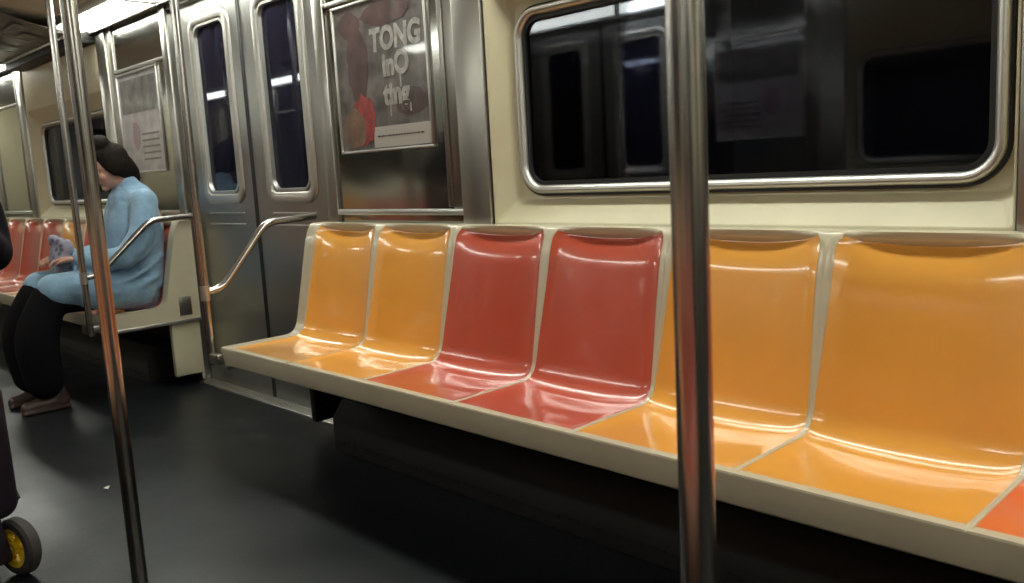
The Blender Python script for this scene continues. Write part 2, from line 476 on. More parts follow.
def poster_a(x0):
    x1, z0, z1 = x0 + .565, 1.170, 1.715
    root = thing('poster', 'grey poster with pale hand-drawn lettering and red corner on the steel panel', 'poster', ((x0 + x1) / 2, 1.968, z0))
    y = 1.9675
    bm = bmesh.new(); box(bm, x0, x1, y - .004, y, z0, z1)
    link('printed_sheet', bm, P_grey, root)
    bm = bmesh.new(); poster_frame(root, x0, x1, z0, z1); bm.free()
    yy = y - .0042
    for cx_, cz_, rx_, rz_, e_, sd in ((x0 + .14, z1 - .22, .07, .14, 0, 1), (x0 + .46, z0 + .16, .09, .05, 0, 2), (x0 + .33, z1 - .055, .15, .045, .0007, 8), (x0 + .10, z1 - .07, .07, .05, .0002, 6)):
        bm = bmesh.new(); blob(bm, cx_, cz_, rx_, rz_, yy - e_, seed=sd)
        link('maroon_patch', bm, P_mar, root)
    bm = bmesh.new(); blob(bm, x0 + .16, z0 + .115, .075, .095, yy - .0006, seed=3)
    link('red_figure', bm, P_red, root)
    bm = bmesh.new(); blob(bm, x0 + .095, z0 + .085, .075, .075, yy - .0012, seed=4)
    link('brown_figure', bm, P_brown, root)
    bm = bmesh.new(); box(bm, x0 + .215, x1 - .004, yy - .001, yy, z0 + .005, z0 + .082)
    link('white_strip', bm, P_white, root)
    bm = bmesh.new()
    xx = x0 + .24
    rnd = random.Random(2)
    while xx < x1 - .05:
        w = rnd.uniform(.006, .02); box(bm, xx, xx + w, yy - .0016, yy - .001, z0 + .043, z0 + .049); xx += w + .004
    link('small_print', bm, P_mar, root)
    cx = x0 + .385
    for body, dz, size, dx, sh in (('TONG', -.150, .112, 0, .05), ('inO', -.245, .112, -.005, 0), ('ting', -.350, .112, -.01, 0)):
        text_mesh('lettering', body, size, (cx + dx, yy - .0012, z1 + dz), P_text, root, shear=sh, sx=.93)
    for dx, a, b in ((.02, .28, .33), (-.05, .38, .43), (.07, .39, .42)):
        bm = bmesh.new(); box(bm, cx + dx - .004, cx + dx + .004, yy - .001, yy, z1 - b, z1 - a)
        link('paint_drip', bm, P_text, root)
    return root
poster_a(-2.975)
def poster_b(x0, label):
    x1, z0, z1 = x0 + .565, 1.165, 1.715
    root = thing('poster', label, 'poster', ((x0 + x1) / 2, 1.968, z0))
    y = 1.9675
    bm = bmesh.new(); box(bm, x0, x1, y - .004, y, z0, z1)
    link('printed_sheet', bm, P_lav, root)
    poster_frame(root, x0, x1, z0, z1)
    bm = bmesh.new(); box(bm, x0 + .03, x1 - .03, y - .005, y - .004, z1 - .22, z1 - .03)
    link('upper_picture', bm, P_grey, root)
    bm = bmesh.new(); blob(bm, x0 + .2, z0 + .2, .05, .08, y - .0045, seed=5)
    link('magenta_mark', bm, P_pink, root)
    bm = bmesh.new()
    for k in range(5): box(bm, x0 + .28, x1 - .05, y - .005, y - .004, z0 + .06 + k * .035, z0 + .07 + k * .035)
    link('small_print', bm, P_mar, root)
    return root
pb = poster_b(-5.28, 'pale lavender poster on the steel panel behind the woman in blue')
opposite(pb, 'pale poster on the steel panel facing the near bench')

# ------------------------------------------------------------ light fixtures & ad cards
def fixture(a, b, label, group):
    root = thing('ceiling_light', label, 'light', ((a + b) / 2, 1.80, 2.07), group)
    bm = bmesh.new()
    prism_x(bm, [(1.765, 2.078), (1.772, 2.046), (1.82, 2.016), (1.885, 2.004), (1.915, 2.012), (1.915, 2.070)], a + .02, b - .02)
    link('diffuser', bm, M['light'], root, sharp=20)
    bm = bmesh.new()
    box(bm, a, b, 1.748, 1.764, 2.036, 2.084, .003); box(bm, a, b, 1.918, 1.928, 1.992, 2.072, .003)
    box(bm, a, a + .018, 1.764, 1.918, 2.0, 2.078, .003); box(bm, b - .018, b, 1.764, 1.918, 2.0, 2.078, .003)
    link('light_housing', bm, M['alu'], root)
    return root
fx = []
FIX = [(-4.52, -3.11), (-3.11, -2.11), (-5.60, -4.52), (.46, 1.86), (-.545, .46), (-9.46, -8.09), (-8.09, -7.085), (-2.11, -.545)]
for i, (a, b) in enumerate(FIX):
    lab = {0: 'bright fluorescent ceiling light above the middle doors', 2: 'bright fluorescent ceiling light above the woman in blue'}.get(i, 'fluorescent wall-edge ceiling light away from the middle doors')
    grp = None if i in (0, 2) else 'wall-edge lights away from the middle doors'
    f = fixture(a, b, lab, grp)
    if i == 7: continue
    opposite(f, 'fluorescent wall-edge ceiling light on the camera side of the car', 'wall-edge lights on the camera side')
cardcols = [(.055, .038, .030), (.075, .030, .030), (.045, .045, .038), (.06, .05, .045), (.035, .03, .04)]
CM = [plain('ad_card_%d' % i, c, .35, noise=.5, nscale=6, coat=.3) for i, c in enumerate(cardcols)]
CP = plain('ad_card_print', (.22, .19, .15), .4, noise=.3, nscale=10)
def ad_rack(a, b):
    bm = bmesh.new()
    box(bm, a + .08, b - .02, 1.822, 1.838, 1.985, 2.003, .004)
    lit = a > -5
    r = tag(link('card_rail', bm, M['alu'], loc=((a + b) / 2, 1.83, 1.985)), 'bright metal rail along the foot of the ceiling advert cards', 'rail', 'advert card rails')
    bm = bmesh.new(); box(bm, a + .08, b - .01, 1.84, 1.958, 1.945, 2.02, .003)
    d = struct('trim_cove_shade', bm, M['dark'], loc=((a + b) / 2, 1.9, 1.98))  # dark soffit box: the shadow strip under the rail put into its colour
    opposite(d if not lit else d); opposite(r)
    if lit:
        bpy.data.objects.remove(d); bpy.data.objects.remove(r)
    n = 3; w = (b - a - .12) / n
    p0 = Vector((0, 1.828, 2.004)); p1 = Vector((0, 1.46, 2.095))
    for k in range(n):
        xa = a + .09 + k * w; xb = xa + w - .01
        root = thing('advert_card', 'dark brown advert card in the ceiling cove above the far window' if a < -5 else 'dark advert card in the ceiling cove above the near window', 'advert', ((xa + xb) / 2, 1.83, 2.0), 'advert cards above the far window' if a < -5 else 'advert cards above the near window')
        bm = bmesh.new(); m = 8; A = []
        for i in range(m + 1):
            t = i / m; q = p0.lerp(p1, t) + Vector((0, .0, .0)) + Vector((0, -.02, -.035)) * math.sin(PI * t) * .4
            A.append(q)
        v0 = [bm.verts.new((xa, q.y, q.z)) for q in A]; v1 = [bm.verts.new((xb, q.y, q.z)) for q in A]
        u0 = [bm.verts.new((xa, q.y + .003, q.z + .006)) for q in A]; u1 = [bm.verts.new((xb, q.y + .003, q.z + .006)) for q in A]
        for i in range(m):
            bm.faces.new((v0[i], v1[i], v1[i + 1], v0[i + 1])); bm.faces.new((u0[i + 1], u1[i + 1], u1[i], u0[i]))
            bm.faces.new((v0[i], v0[i + 1], u0[i + 1], u0[i])); bm.faces.new((v1[i], u1[i], u1[i + 1], v1[i + 1]))
        bm.faces.new((v0[0], u0[0], u1[0], v1[0])); bm.faces.new((v0[m], v1[m], u1[m], u0[m]))
        link('card', bm, CM[(k * 2 + (1 if a < -5 else 0)) % 5], root)
        bm = bmesh.new()
        for t0, t1, e0, e1 in ((.2, .45, .1, .45), (.55, .7, .15, .8)):
            vs = []
            for t, e in ((t0, e0), (t0, e1), (t1, e1), (t1, e0)):
                q = p0.lerp(p1, t) + Vector((0, -.02, -.035)) * math.sin(PI * t) * .4
                vs.append(bm.verts.new((xa + (xb - xa) * e, q.y - .003, q.z - .006)))
            bm.faces.new(vs)
        link('card_print', bm, CM[(k + 3) % 5], root)
        c = opposite(root, 'dark advert card in the ceiling cove of the camera side', 'advert cards on the camera side')
        if lit: root.location.y -= .20; root.location.z += .03
for a, b in ZONES_W: ad_rack(a, b)

# ------------------------------------------------------------ seats
SW = .44
def bez(p0, p1, p2, t): return (p0[0] * (1 - t) ** 2 + 2 * p1[0] * t * (1 - t) + p2[0] * t * t, p0[1] * (1 - t) ** 2 + 2 * p1[1] * t * (1 - t) + p2[1] * t * t)
def profile():
    P = [(1.4485, .4385), (1.4500, .4425), (1.4560, .4440)]
    for k in range(1, 14): P.append((1.456 + (1.728 - 1.456) * k / 13, .444 + (.4445 - .444) * k / 13))
    for k in range(1, 13): P.append(bez((1.728, .4445), (1.780, .4450), (1.790, .506), k / 12))
    for k in range(1, 25): P.append((1.790 + (1.855 - 1.790) * k / 24, .506 + (.800 - .506) * k / 24))
    for k in range(1, 13): P.append(bez((1.855, .800), (1.870, .862), (1.890, .884), k / 12))
    P += [(1.894, .887), (1.900, .889)]
    return P
PR = profile()
LEN = [0]
for a, b in zip(PR, PR[1:]): LEN.append(LEN[-1] + math.dist(a, b))
LT = LEN[-1]
def nrm(i):
    a = PR[max(i - 1, 0)]; b = PR[min(i + 1, len(PR) - 1)]
    t = Vector((b[0] - a[0], b[1] - a[1])).normalized()
    return Vector((t.y, -t.x))            # pointing back / down into the seat
def sstep(a, b, x):
    t = max(0, min(1, (x - a) / (b - a))); return t * t * (3 - 2 * t)
I0, I1 = 3, len(PR) - 4                     # rows of the coloured insert
MERGE = [False]
def margin(i, side=0):
    s = LEN[i]
    if side == MERGE[0] and MERGE[0] and s < .31: return .0009 + .0065 * sstep(.25, .31, s)
    m = .0065 + .0125 * sstep(.30, LT - .10, s)
    m += .012 * sstep(LT - .05, LT - .014, s) ** 2
    m += .006 * (1 - sstep(.008, .035, s))
    return m
def depth(u, i):
    s = LEN[i]; g = 1 - abs(2 * u - 1) ** 2.4
    h = sstep(LEN[I0], LEN[I0] + .16, s) * (.35 + .65 * sstep(.12, .30, s))
    return .003 * min(1, g * 12) + .020 * g * h * 1.0 + .013 * g * sstep(LT - .12, LT - .01, s)
NU = 22
def seat_surface(x0, ins, rib):
    """one seat's surface: ins (coloured bucket) and rib (cream surround) bmeshes"""
    def pt(bm, x, i, d):
        n = nrm(i); return bm.verts.new((x, PR[i][0] + n.x * d, PR[i][1] + n.y * d))
    rows = []
    for i in range(I0, I1 + 1):
        m = margin(i, -1); m2 = margin(i, 1); row = []
        for k in range(NU + 1):
            u = k / NU; x = x0 + m + (SW - m - m2) * u
            e = .003 if 0 < k < NU and I0 < i < I1 else .0015
            row.append(pt(ins, x, i, e + depth(u, i) * (1 if 0 < k < NU else 0)))
        rows.append(row)
    for a, b in zip(rows, rows[1:]):
        for k in range(NU): ins.faces.new((a[k], a[k + 1], b[k + 1], b[k]))
    # ribs left and right, over the whole profile
    for sgn in (0, 1):
        prev = None
        for i in range(len(PR)):
            ii = min(max(i, I0), I1); m = margin(ii, 1 if sgn else -1)
            xs = [(0, .0006), (.15, 0), (.7, 0), (.9, .0008), (1.0, .0025), (1.06, .006)] if I0 <= i <= I1 else [(0, .0006), (.15, 0), (.7, 0), (.9, 0), (1, 0), (1.06, 0)]
            row = []
            for t, d in xs:
                x = x0 + m * t if sgn == 0 else x0 + SW - m * t
                row.append(pt(rib, x, i, d))
            if prev:
                for k in range(len(row) - 1): rib.faces.new((prev[k], prev[k + 1], row[k + 1], row[k]))
            prev = row
    for rng in (range(0, I0 + 1), range(I1, len(PR))):
        prev = None
        for i in rng:
            m = margin(min(max(i, I0), I1)); row = []
            for k in range(NU + 1):
                d = (0 if i not in (I0, I1) else .0025) + (depth(k / NU, i) * max(0, 1 - (i - I1) / 3) if i >= I1 else 0)
                row.append(pt(rib, x0 + m * 1.05 + (SW - 2.1 * m) * k / NU, i, d))
            if prev:
                for k in range(NU): rib.faces.new((prev[k], prev[k + 1], row[k + 1], row[k]))
            prev = row
def seat_unit(x0, cols, label, merge=False):
    """two moulded seats in one cream shell"""
    root = thing('bench_unit', label, 'bench', (x0 + SW, 1.7, 0))
    rib = bmesh.new()
    ins = []
    for k in range(2):
        MERGE[0] = (1 if k == 0 else -1) if merge else False
        b = bmesh.new(); seat_surface(x0 + k * SW, b, rib); ins.append(b)
    MERGE[0] = False
    xa, xb = x0 + .0008, x0 + 2 * SW - .0008
    # outer body: front skirt, ledge, back, underside, ends
    body = [(PR[0][0], PR[0][1]), (1.4490, .430), (1.4600, .374), (1.4640, .368), (1.470, .3665), (1.957, .3665), (1.957, .889), PR[-1]]
    for p, q in zip(body, body[1:]):
        vs = [rib.verts.new((x, y, z)) for x, (y, z) in ((x0, p), (x0 + 2 * SW, p), (x0 + 2 * SW, q), (x0, q))]
        rib.faces.new(vs)
    poly = body[:-1] + [PR[i] for i in range(len(PR) - 1, 0, -1)]
    for x in (xa, xb): rib.faces.new([rib.verts.new((x, y, z)) for y, z in poly])
    bmesh.ops.remove_doubles(rib, verts=rib.verts, dist=.00005)
    link('seat_shell', rib, M['shell'], root, sharp=50)
    for k, b in enumerate(ins):
        o = link('seat_bucket', b, M[cols[k]], root, sharp=80)
    return root
def end_rim(x0, x1, label, cat='bench'):
    pass
GR = None
BX = -3.105
def unit_at(x0, cols, label, parts_end=None):
    r = seat_unit(x0, cols, label, x0 == BX)
    if parts_end is not None:
        # widened cream end cheek with stainless edge, vent plate and bracket
        xe0, xe1 = parts_end
        bm = bmesh.new()
        body = [(PR[0][0], PR[0][1]), (1.4490, .430), (1.4600, .374), (1.4640, .368), (1.470, .3665), (1.957, .3665), (1.957, .889)]
        off = .0005
        poly = body + [(PR[i][0] + nrm(i).x * off, PR[i][1] + nrm(i).y * off) for i in range(len(PR) - 1, 0, -1)]
        prism_x(bm, poly, xe0, xe1)
        link('end_cheek', bm, M['shell'], r, sharp=40)
        outer = xe0 if xe0 < x0 else xe1; s = -1 if xe0 < x0 else 1
        bm = bmesh.new(); box(bm, min(outer, outer + s * .008), max(outer, outer + s * .008), 1.462, 1.957, .350, .3685, .003)
        link('edge_strip', bm, M['alu'], r)
        bm = bmesh.new(); box(bm, min(outer, outer + s * .003), max(outer, outer + s * .003), 1.845, 1.912, .388, .488, .001)
        link('vent_plate', bm, M['steel_post'], r)
        bm = bmesh.new(); box(bm, outer - s * .06, outer - s * .02, 1.80, 1.957, .06, .3665, .01)
        link('support_bracket', bm, M['cream'] if x0 < -4 else M['dark'], r)
    return r
BX = -3.105
near = [unit_at(BX, ('orange', 'orange'), 'bench unit with two orange seats at the door end of the near bench', (BX - .055, BX)),
        unit_at(BX + 2 * SW, ('red', 'red'), 'bench unit with two red seats in the middle of the near bench'),
        unit_at(BX + 4 * SW, ('orange', 'orange'), 'bench unit with two large orange seats under the near window'),
        unit_at(BX + 6 * SW, ('coral', 'red'), 'bench unit with an orange-red seat, nearest of the near bench', (BX + 8 * SW, BX + 8 * SW + .055))]
FXB = 2 * XC - BX                         # right end of the far bench
far = [unit_at(FXB - 2 * SW, ('orange', 'red'), 'bench unit under the woman in blue, with cream end cheek towards the doors', (FXB, FXB + .055)),
       unit_at(FXB - 4 * SW, ('orange', 'red'), 'bench unit with an orange and a red seat just beyond the woman in blue'),
       unit_at(FXB - 6 * SW, ('red', 'red'), 'bench unit with two red seats next beyond the orange seat on the far bench'),
       unit_at(FXB - 8 * SW, ('red', 'red'), 'red bench unit at the very far end of the far bench', (FXB - 8 * SW - .055, FXB - 8 * SW))]
for u, l in zip(near + far, ['last', 'third', 'second', 'first', 'first', 'second', 'third', 'last']):
    far_side = u in near
    opposite(u, 'two-seat bench unit, %s from the middle doors on the camera side, %s' % ({'first': 'fourth', 'second': 'third', 'third': 'second', 'last': 'nearest'}[l] if u in near else {'first': 'nearest', 'second': 'second', 'third': 'third', 'last': 'fourth'}[l],
             'far bench' if u in near else 'near bench'))
# dark heater casing under the benches
for i, xa in enumerate((BX + .02, FXB - 8 * SW + .02)):
    bm = bmesh.new(); xb = xa + 8 * SW - .04
    prism_x(bm, [(1.957, .002), (1.957, .20), (1.80, .20), (1.75, .135), (1.75, .002)], xa + .20, xb - .20)
    for k in range(40):
        xx = xa + .22 + k * (xb - xa - .44) / 40
        box(bm, xx, xx + .05, 1.747, 1.751, .04, .05)
    h = tag(link('heater_casing', bm, M['dark'], loc=((xa + xb) / 2, 1.85, 0)), 'long black heater casing on the floor under the %s bench' % ('near', 'far')[i], 'heater')
    opposite(h, 'long black heater casing on the floor under the %s bench of the camera side' % ('far', 'near')[i])
    bm = bmesh.new(); box(bm, xa, xb, 1.962, 2.058, 0, .60)
    k = struct('trim_kick', bm, M['dark'], loc=((xa + xb) / 2, 2.0, 0)); opposite(k)

# ------------------------------------------------------------ poles and rails
def pole(x, y, z0, z1, label, group=None, r=.019, foot=True):
    root = thing('grab_pole', label, 'pole', (x, y, z0), group)
    bm = bmesh.new(); tube(bm, [(x, y, z0 + (.004 if foot else 0)), (x, y, z1)], r, 32)
    link('pole_tube', bm, M['pole'], root)
    bm = bmesh.new()
    if foot:
        tube(bm, [(x, y, z0), (x, y, z0 + .012), (x, y, z0 + .02)], [r + .022, r + .022, r + .002], 28)
        link('floor_flange', bm, M['alu'], root); bm = bmesh.new()
    tube(bm, [(x, y, z1 - .03), (x, y, z1 - .01), (x, y, z1)], [r + .002, r + .02, r + .022], 28)
    link('ceiling_flange', bm, M['alu'], root)
    return root
pole(-.495, .727, 0, H + .02, 'thick stainless pole nearest the camera, in front of the orange seats')
pole(-2.198, .727, 0, H + .02, 'stainless floor-to-ceiling pole standing in the aisle before the woman in blue')
pole(-6.6, .727, 0, H + .02, 'stainless centre pole at the far end of the aisle')
def stanchion(x, s, label, rlabel, y=1.448):
    """vertical pole on the bench's front corner with the bent rail to the wall; s = side of the doors"""
    root = thing('grab_pole', label, 'pole', (x, y, .36))
    bm = bmesh.new(); tube(bm, [(x, y, .365), (x, y, H - .008)], .016, 24)
    link('pole_tube', bm, M['pole'], root)
    bm = bmesh.new(); tube(bm, [(x, y, H - .045), (x, y, H - .02), (x, y, H - .006)], [.018, .034, .036], 24)
    link('ceiling_flange', bm, M['alu'], root)
    bm = bmesh.new(); box(bm, min(x, x - s * .08), max(x, x - s * .08), y - .016, max(y + .016, 1.464), .372, .412, .006)
    link('seat_bracket', bm, M['steel_post'], root)
    bm = bmesh.new()
    pts = smooth_path([(x, y, .650), (x, y + .075, .664), (x, 1.448 + .285, .905), (x, 1.968, .912)], .05)
    tube(bm, pts, .0155, 20)
    l = link('bent_rail', bm, M['pole'], root)
    bm = bmesh.new(); tube(bm, [(x, y, .622), (x, y, .680)], .0195, 24)
    link('rail_collar', bm, M['alu'], root)
    return root
st = stanchion(-3.245, -1, 'stainless corner pole and bent rail at the orange end of the near bench', '')
st2 = stanchion(-4.445, 1, 'thin stainless corner pole and bent rail beside the woman in blue', '', 1.385)
opposite(st, 'corner pole and bent rail at the far bench, camera side'); opposite(st2, 'corner pole and bent rail at the near bench, camera side')

# ------------------------------------------------------------ people
def remesh(o, vox, sm=6):
    m = o.modifiers.new('fuse', 'REMESH'); m.mode = 'VOXEL'; m.voxel_size = vox; m.use_smooth_shade = True
    s = o.modifiers.new('soften', 'SMOOTH'); s.factor = .5; s.iterations = sm
    return o
def ell(bm, c, r, rot=None, seg=18):
    q = bmesh.ops.create_uvsphere(bm, u_segments=seg, v_segments=seg // 2 + 2, radius=1)
    M4 = Matrix.Translation(Vector(c)) @ (rot or Matrix.Identity(4)) @ Matrix.Diagonal((*r, 1))
    bmesh.ops.transform(bm, matrix=M4, verts=q['verts'])
def limb(bm, pts, rs, n=14, **k):
    P = catmull(pts, 5); R = catmull([(a, 0, 0) for a in rs], 5)
    tube(bm, P, [q.x for q in R], n, **k)
    ell(bm, pts[0], [rs[0]] * 3, seg=12); ell(bm, pts[-1], [rs[-1]] * 3, seg=12)
def hand(bm, wrist, d, side, curl=.6, up=Vector((0, 0, 1)), s=1):
    """palm + five fingers. d: direction palm points, up: back-of-hand normal, side: +1/-1 where the thumb is"""
    wrist = Vector(wrist); d = Vector(d).normalized(); up = (up - d * up.dot(d)).normalized(); lat = d.cross(up) * side
    for k in range(4):
        o = (k - 1.5) * .0215 * s
        base = wrist + d * .082 * s + lat * (-o)
        tube(bm, [wrist + lat * (-o * .7) + d * .0, wrist + d * .045 * s + lat * (-o * .95), base], [.014 * s, .015 * s, .0115 * s], 10)
        ln = [.068, .076, .071, .055][k] * s
        p = base; a = 0; P = [p]
        for j, f in enumerate((.45, .32, .23)):
            a += curl * (.7 + .3 * j)
            p = p + (d * math.cos(a) - up * math.sin(a)) * ln * f; P.append(p)
        tube(bm, P, [.0090 * s, .0082 * s, .0075 * s, .0062 * s], 10); ell(bm, P[-1], [.0062 * s] * 3, seg=8)
    t0 = wrist + d * .02 * s + lat * (.022 * s)
    P = [t0, t0 + (d * .6 + lat * .75).normalized() * .032 * s, t0 + (d * .6 + lat * .75).normalized() * .04 * s + (d * .95 + lat * .15 - up * .3).normalized() * .03 * s]
    P.append(P[-1] + (d * .9 - lat * .2 - up * .5).normalized() * .024 * s)
    tube(bm, P, [.014 * s, .0115 * s, .010 * s, .0075 * s], 10); ell(bm, P[-1], [.0075 * s] * 3, seg=8)
def head(bm, c, f, up, s=1):
    """skull, face with nose, brow, lips, chin, ears. c: centre; f: facing; up"""
    c = Vector(c); f = Vector(f).normalized(); up = Vector(up); up = (up - f * up.dot(f)).normalized(); r = f.cross(up)
    R = Matrix((r, f, up)).transposed().to_4x4()
    def P(a, b, h): return c + r * a * s + f * b * s + up * h * s
    ell(bm, P(0, -.012, .028), (.074 * s, .094 * s, .088 * s), R)
    ell(bm, P(0, .022, -.035), (.058 * s, .066 * s, .075 * s), R)
    ell(bm, P(0, .062, -.088), (.024 * s, .022 * s, .020 * s), R, 12)
    tube(bm, [P(0, .084, .012), P(0, .100, -.020), P(0, .094, -.032)], [.008 * s, .013 * s, .012 * s], 10)
    for q in (-1, 1):
        ell(bm, P(q * .035, .068, -.028), (.022 * s, .018 * s, .022 * s), R, 10)
        ell(bm, P(q * .032, .080, .020), (.022 * s, .010 * s, .008 * s), R, 10)
        ell(bm, P(q * .076, -.004, -.008), (.009 * s, .020 * s, .030 * s), R, 10)
    ell(bm, P(0, .081, -.056), (.022 * s, .010 * s, .007 * s), R, 10)
    return P, R

def seated_woman():
    x, y = -4.735, 1.72
    root = thing('person', 'woman in a light blue coat with dark hair up, seated on the far bench', 'person', (x, y, .445))
    # body: one fused surface (head, neck, torso, arms, legs)
    bm = bmesh.new()
    hc = Vector((x, 1.665, 1.185)); f = Vector((.03, -1, -.38)); up = Vector((0, -.25, 1))
    P, R = head(bm, hc, f, up, .98)
    limb(bm, [(x, 1.755, 1.02), (x, 1.735, 1.08), (x, 1.700, 1.145)], [.055, .048, .050])
    limb(bm, [(x, 1.755, .55), (x, 1.785, .72), (x, 1.785, .90), (x, 1.760, 1.02)], [.13, .115, .125, .075])
    for q in (-1, 1):
        limb(bm, [(x + q * .085, 1.72, .545), (x + q * .10, 1.50, .555), (x + q * .10, 1.255, .545)], [.088, .080, .060])
        limb(bm, [(x + q * .10, 1.255, .535), (x + q * .10, 1.235, .34), (x + q * .10, 1.240, .10)], [.056, .056, .036])
        limb(bm, [(x + q * .165, 1.755, .99), (x + q * .215, 1.69, .80), (x + q * .19, 1.60, .71)], [.05, .042, .036])
        limb(bm, [(x + q * .19, 1.60, .71), (x + q * .10, 1.42, .735)], [.034, .024])
        hand(bm, (x + q * .10, 1.42, .735), (-q * .35, -1, .05), -q, .5, s=.92)
    o = link('body', bm, M['skin'], root); remesh(o, .005, 2)
    # eyes and mouth
    for q in (-1, 1):
        bm = bmesh.new(); ell(bm, P(q * .031, .078, .004), (.0125, .008, .008), R, 12)
        e_ = link('eye', bm, M['paper'], root)
        bm = bmesh.new(); ell(bm, P(q * .031, .0835, .003), (.0055, .004, .0058), R, 10); link('iris', bm, M['black'], e_)
    bm = bmesh.new(); ell(bm, P(0, .088, -.056), (.019, .006, .005), R, 12); link('mouth', bm, P_red, root)
    # hair: cap, sides, nape and bun
    bm = bmesh.new()
    ell(bm, P(0, -.026, .036), (.086, .097, .092), R)
    ell(bm, P(0, -.055, -.020), (.076, .070, .080), R)
    ell(bm, P(0, .030, .085), (.062, .058, .032), R)
    for q in (-1, 1): ell(bm, P(q * .070, -.020, .004), (.020, .060, .058), R)
    limb(bm, [P(0, -.075, -.02), P(0, -.098, -.075), P(0, -.105, -.105)], [.060, .046, .028])
    ell(bm, P(0, .0, .132), (.064, .066, .048), R)
    o = link('hair', bm, M['hair'], root); remesh(o, .008, 3)
    # trousers
    bm = bmesh.new()
    limb(bm, [(x, 1.80, .56), (x, 1.68, .555)], [.115, .125])
    for q in (-1, 1):
        limb(bm, [(x + q * .085, 1.72, .548), (x + q * .105, 1.50, .560), (x + q * .105, 1.265, .552)], [.097, .096, .082])
        limb(bm, [(x + q * .105, 1.262, .545), (x + q * .112, 1.19, .36), (x + q * .115, 1.20, .15)], [.084, .100, .088])
    o = link('trousers', bm, M['pants'], root); remesh(o, .012, 4)
    # shoes
    for q in (-1, 1):
        bm = bmesh.new(); xx = x + q * .11
        limb(bm, [(xx, 1.265, .045), (xx, 1.19, .040), (xx, 1.105, .032)], [.041, .037, .030], sx=1)
        limb(bm, [(xx, 1.255, .05), (xx, 1.25, .10)], [.042, .040])
        box(bm, xx - .036, xx + .036, 1.08, 1.30, 0.001, .018, .006)
        o = link('shoe', bm, M['shoe'], root); remesh(o, .007, 3)
    # coat: torso, collar, sleeves, skirt of the coat over the thighs
    bm = bmesh.new()
    limb(bm, [(x, 1.755, .54), (x, 1.745, .70), (x, 1.755, .86), (x, 1.765, .985)], [.150, .156, .158, .128], n=22, sx=1.2, sy=.9, u0=(1, 0, 0))
    ell(bm, (x, 1.765, 1.01), (.165, .095, .065))
    limb(bm, [(x, 1.765, 1.02), (x, 1.745, 1.085)], [.085, .068])
    for q in (-1, 1):
        limb(bm, [(x + q * .160, 1.765, 1.00), (x + q * .212, 1.715, .84), (x + q * .208, 1.62, .725)], [.072, .064, .058])
        limb(bm, [(x + q * .208, 1.62, .725), (x + q * .17, 1.50, .72), (x + q * .115, 1.435, .735)], [.060, .052, .044])
        limb(bm, [(x + q * .09, 1.70, .545), (x + q * .115, 1.50, .572), (x + q * .115, 1.30, .588)], [.114, .108, .090], sx=1)
    limb(bm, [(x, 1.66, .58), (x, 1.48, .60), (x, 1.35, .605)], [.10, .075, .055])
    for (ax, ay, az), (bx_, by, bz), (ex, ey, ez), rr_ in (((.20, 1.60, .60), (.205, 1.70, .64), (.15, 1.84, .72), .014), ((.20, 1.66, .56), (.19, 1.76, .60), (.10, 1.85, .63), .016),
                           ((.245, 1.70, .80), (.262, 1.68, .76), (.25, 1.63, .75), .016), ((.17, 1.80, .93), (.16, 1.84, .85), (.10, 1.86, .78), .015), ((.24, 1.66, .70), (.22, 1.72, .73), (.17, 1.80, .80), .012)):
        tube(bm, catmull([(x + ax, ay, az), (x + bx_, by, bz), (x + ex, ey, ez)], 4), rr_, 8)
    o = link('coat', bm, M['coat'], root); remesh(o, .010, 5)
    return root
seated_woman()

# pale patterned bundle in her lap
m, N, L, b = new_mat('lavender_floral_cloth')
tc = N.new('ShaderNodeTexCoord'); v = N.new('ShaderNodeTexVoronoi'); v.inputs['Scale'].default_value = 34
L.new(tc.outputs['Object'], v.inputs['Vector']); r = N.new('ShaderNodeValToRGB'); e = r.color_ramp.elements
e[0].position = .25; e[0].color = (.10, .11, .17, 1); e[1].position = .5; e[1].color = (.30, .29, .36, 1)
L.new(v.outputs['Distance'], r.inputs['Fac']); L.new(r.outputs['Color'], b.inputs['Base Color']); b.inputs['Roughness'].default_value = .9
M['floral'] = m
bm = bmesh.new()
ell(bm, (-4.755, 1.385, .72), (.085, .055, .10)); ell(bm, (-4.72, 1.40, .79), (.05, .04, .05)); ell(bm, (-4.80, 1.39, .78), (.05, .04, .06))
limb(bm, [(-4.81, 1.38, .81), (-4.76, 1.36, .84), (-4.70, 1.39, .81)], [.02, .024, .02])
o = tag(link('cloth_bundle', bm, M['floral'], loc=(-4.755, 1.39, .65)), 'pale lavender patterned bundle held in the lap of the woman in blue', 'bag')
remesh(o, .009, 2)

